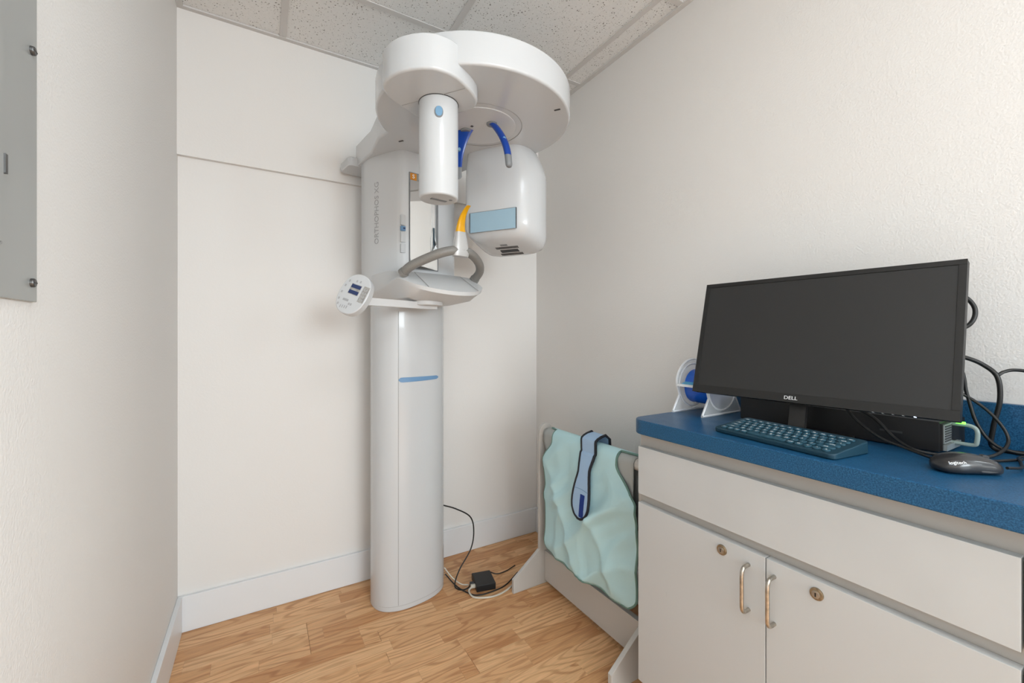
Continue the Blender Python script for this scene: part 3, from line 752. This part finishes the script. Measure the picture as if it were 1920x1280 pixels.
# ------------------------------------------------------------------ keyboard
kb = empty('keyboard', (1.058, .526, T)); kb.rotation_euler = (R(7.0), 0, R(-96.7)); kb.location.z = T+.010
kb.rotation_mode = 'XYZ'; tag(kb, 'compact dark teal keyboard with round keys on the blue worktop', 'keyboard')
KW, KD = .284, .128
bs = prism('case', rrect(-KW/2, -KD/2, KW/2, KD/2, .012, 5), -.0015, .0095, 'kb', kb, bev=.0025, seg=3)
for v_ in bs.data.vertices:
    if v_.co.z < .004: v_.co.z -= (v_.co.y+KD/2)*math.tan(R(7.0))
rows = [('ESC F1 F2 F3 F4 F5 F6 F7 F8 F9 F10 F11 F12 DEL', .0115),
        ('` 1 2 3 4 5 6 7 8 9 0 - = BACK', 0), ('TAB Q W E R T Y U I O P [ ] \\', 0),
        ("CAPS A S D F G H J K L ; ' ENTER", 0), ('SHIFT Z X C V B N M , . / SHIFT', 0), ('FN CTRL OPT CMD SPACE CMD ALT < ^ >', 0)]
wide = {'BACK': 1.5, 'TAB': 1.4, '\\': 1.1, 'CAPS': 1.7, 'ENTER': 1.8, 'SHIFT': 2.1, 'SPACE': 5.2}
kcache = {}
pitch = .0180; z0 = .0093
for ri, (row_, _) in enumerate(rows):
    ks = row_.split(); ws = [wide.get(k, 1) for k in ks]; unit = (KW-.026)/sum(ws)
    x = -KW/2+.013; yc = KD/2-.0265-ri*.0175+ (.001 if ri else .0015)
    for k, wv in zip(ks, ws):
        kw = round(unit*wv-.0035, 4); kh = .0105 if ri == 0 else .0135
        key = (kw, kh)
        if key not in kcache:
            r_ = min(kw, kh)/2*.93
            o = prism('key', rrect(-kw/2, -kh/2, kw/2, kh/2, r_, 4), 0, .0032, 'key', kb, bev=.0007, seg=1); kcache[key] = o.data
        else:
            o = bpy.data.objects.new('key', kcache[key]); COL.objects.link(o); o.parent = kb
        o.location = (x+unit*wv/2, yc, z0)
        if k != 'SPACE':
            text('legend', k if len(k) < 3 else k.lower(), .0088 if len(k) == 1 else (.0058 if len(k) < 4 else .0052), 'wht', o, Matrix.Translation((0, 0, .00325)), depth=.0001)
        x += unit*wv

# ------------------------------------------------------------------ mouse
mo = empty('mouse', (1.105, .240, T), R(-38)); mo.scale = (.88, .88, .92); tag(mo, 'dark grey computer mouse on the front right of the worktop', 'mouse')
n = 28; rings = []
prof = [(-.056, .004, .010, .012), (-.054, .016, .004, .021), (-.045, .0265, .001, .029), (-.030, .0315, .0, .0355), (-.010, .031, 0, .0385), (.010, .029, 0, .0375), (.028, .029, 0, .0345), (.043, .0285, .0, .030), (.053, .0245, .001, .0245), (.0585, .016, .004, .019), (.0605, .006, .008, .0145)]
import bisect
for x, hw, zb, zt in prof:
    rg = []
    for i in range(n):
        t = 2*math.pi*i/n; c, s = math.cos(t), math.sin(t)
        yy = hw*math.copysign(abs(c)**.75, c); zc = zb+(zt-zb)*.38
        z = zc+(zt-zc)*abs(s)**.9 if s > 0 else zc-(zc-zb)*abs(s)**.6
        rg.append((x, yy, z))
    rings.append(rg)
mbdy = loft('shell', rings, 'mouse', mo, smooth=80)
sd = mbdy.modifiers.new('smooth', 'SUBSURF'); sd.levels = 1; sd.render_levels = 1
sp_ = loft('side_grip', [[(x, -hw*1.0-.0006, z0_), (x, -hw*.94-.0012, z1_), (x, -hw*.8, z1_), (x, -hw*.8, z0_)] for x, hw, z0_, z1_ in ((.0, .0275, .013, .017), (.010, .0285, .008, .0235), (.024, .0282, .007, .024), (.036, .0278, .008, .021), (.045, .0262, .011, .015))], 'dark', mo, smooth=60)
text('logo_lettering', 'logitech', .0088, 'wht', mo, frame((-.033, -.0262, .0235), (1, -.22, .12), (0, .62, .78)), depth=.0014)
tube('scroll_wheel', [(.036, -.004, .0275), (.036, .004, .0275)], .008, 'dark', mo, smoothpath=False, seg=16)

# ------------------------------------------------------------------ barrier film dispenser
fx, fy0, fy1 = 1.243, .80, .905
fd = empty('film_dispenser', (fx, (fy0+fy1)/2, T)); tag(fd, 'clear plastic dispenser holding a roll of blue film behind the monitor', 'dispenser')
def plate(yy):
    o = []
    o += [(-.100, 0), (.100, 0), (.098, .006), (.068, .055), (.078, .085)]
    o += [(.082*math.cos(R(a)), .088+.082*math.sin(R(a))) for a in range(10, 171, 10)]
    o += [(-.078, .085), (-.068, .055), (-.098, .006)]
    s_ = prism('side_plate', o, -.0015, .0015, 'clear', fd, matrix=frame((0, yy, 0), (1, 0, 0), (0, 0, 1)))
    e_ = [Vector((x, 0, z)) for x, z in o]
    tube('plate_rim', [(x, yy, max(z, .0035)) for x, z in o], .0035, 'white_pl', s_, smoothpath=False, closed=True, seg=6).parent = fd
    tube('bearing_ring', [(.070*math.cos(R(a)), yy, .085+.070*math.sin(R(a))) for a in range(0, 360, 12)], .0035, 'white_pl', fd, smoothpath=False, closed=True, seg=6)
hf = (fy1-fy0)/2
plate(hf); plate(-hf)
def cyl_y(name, y0, y1, r, mat, zc, parent, inner=None):
    rr = [[(r*math.cos(R(a)), yy, zc+r*math.sin(R(a))) for a in range(0, 360, 9)] for yy in (y0, y1)]
    return loft(name, rr, mat, parent, smooth=40)
cyl_y('film_roll', -hf+.012, hf-.010, .055, 'film', .082, fd)
cyl_y('roll_core', -hf+.004, hf-.004, .020, 'white_pl', .082, fd)
rr = [[(-.076+dx, yy, .088+dz) for dx, dz in ((-.006, -.003), (.006, -.004), (.007, .004), (-.004, .004))] for yy in (-hf, hf)]
loft('tear_bar', rr, 'white_pl', fd, smooth=20)
rr = [[(-.060+dx, yy, .094+dz) for dx, dz in ((-.010, -.002), (.012, .004), (.012, .006), (-.010, .0))] for yy in (-hf+.012, hf-.012)]
loft('film_end', rr, 'film_l', fd, smooth=20)

# ------------------------------------------------------------------ power adapter and cables on the floor
ad = empty('power_adapter', (.893, 1.762, 0), R(-13)); tag(ad, 'small black power adapter box on the floor by the machine', 'adapter')
box('case', (-.045, -.055, .0005), (.045, .055, .031), 'black', ad, bev=.003)
box('plug', (-.066, -.03, .008), (-.044, -.016, .022), 'cablew', ad, bev=.002)
box('plug', (-.066, -.010, .008), (-.044, .004, .022), 'dark', ad, bev=.002)
tube('plug', [(.03, .054, .016), (.034, .072, .014)], .006, 'dark', ad, smoothpath=False)
def cable(label, pts, r=.0035, mat='cable', cat='cable'):
    o = tube('cable', pts, r, mat, k=8, seg=8); tag(o, label, cat); return o
cable('black cable arching from the machine column down to the floor', [(.735, 1.87, .365), (.80, 1.865, .335), (.87, 1.86, .285), (.885, 1.85, .22), (.865, 1.84, .14), (.80, 1.83, .06), (.765, 1.80, .012), (.785, 1.765, .006), (.81, 1.755, .012), (.832, 1.772, .015)], .0032)
cable('cream cable looping under the adapter toward the rack foot', [(.828, 1.748, .015), (.806, 1.735, .010), (.81, 1.69, .0045), (.87, 1.655, .0045), (.94, 1.655, .0045), (1.02, 1.69, .0045), (1.10, 1.74, .0045)], .004, 'cablew')
cable('cream cable from the column base to the adapter plug', [(.738, 1.862, .075), (.765, 1.835, .035), (.795, 1.80, .012), (.822, 1.776, .012)], .0028, 'cablew')
cable('black cable running under the adapter from the column base', [(.738, 1.85, .05), (.77, 1.80, .012), (.80, 1.73, .005), (.835, 1.693, .0045), (.91, 1.686, .0045), (.98, 1.70, .0045), (1.08, 1.76, .0045)], .0028)
cable('thin black lead from the adapter to behind the rack foot', [(.938, 1.826, .014), (.955, 1.83, .010), (.985, 1.80, .004), (1.04, 1.80, .004), (1.10, 1.82, .004)], .0024)

# ------------------------------------------------------------------ cables on the worktop
cable('grey cable hanging from the monitor down past the computer', [(1.185, .50, T+.13), (1.20, .465, T+.085), (1.19, .43, T+.05), (1.18, .385, T+.022), (1.172, .345, T+.012), (1.15, .300, T+.006), (1.145, .275, T+.004), (1.2, .24, T+.004), (1.29, .20, T+.004)], .0028, 'cable')
cable('black cable drooping from the monitor edge in front of the computer', [(1.19, .49, T+.13), (1.205, .45, T+.085), (1.207, .405, T+.060), (1.20, .365, T+.022), (1.19, .325, T+.006), (1.215, .275, T+.004), (1.27, .235, T+.006), (1.335, .225, T+.030), (1.34, .245, T+.075), (1.335, .285, T+.115), (1.30, .33, T+.14), (1.21, .43, T+.16)], .0032)
cable('thick black power cable curving beside the monitor', [(1.21, .44, T+.19), (1.27, .37, T+.205), (1.32, .31, T+.205), (1.33, .285, T+.20), (1.345, .262, T+.185), (1.35, .243, T+.160), (1.352, .240, T+.11), (1.355, .25, T+.05), (1.36, .25, T+.006), (1.36, .20, T+.005)], .0045)
cable('black cable looping in front of the backsplash', [(1.21, .45, T+.17), (1.28, .37, T+.19), (1.325, .30, T+.185), (1.335, .285, T+.12), (1.34, .272, T+.06), (1.345, .25, T+.02), (1.35, .22, T+.006), (1.36, .16, T+.006), (1.37, .10, T+.006)], .0035)
cable('black cable arching out of view at the right', [(1.352, .242, T+.165), (1.36, .235, T+.172), (1.37, .222, T+.176), (1.375, .20, T+.172), (1.38, .15, T+.15), (1.38, .10, T+.10), (1.38, .06, T+.006)], .0035)
cable('black cable loop behind the right edge of the monitor', [(1.21, .44, T+.27), (1.29, .37, T+.31), (1.36, .31, T+.335), (1.372, .295, T+.335), (1.378, .282, T+.31), (1.372, .285, T+.28), (1.355, .305, T+.26), (1.28, .37, T+.22), (1.21, .45, T+.20)], .0045)
cable('thin grey mouse cable curling back toward the backsplash', [(1.148, .195, T+.012), (1.19, .185, T+.008), (1.25, .195, T+.005), (1.31, .205, T+.005), (1.37, .17, T+.006), (1.38, .12, T+.006)], .0025)
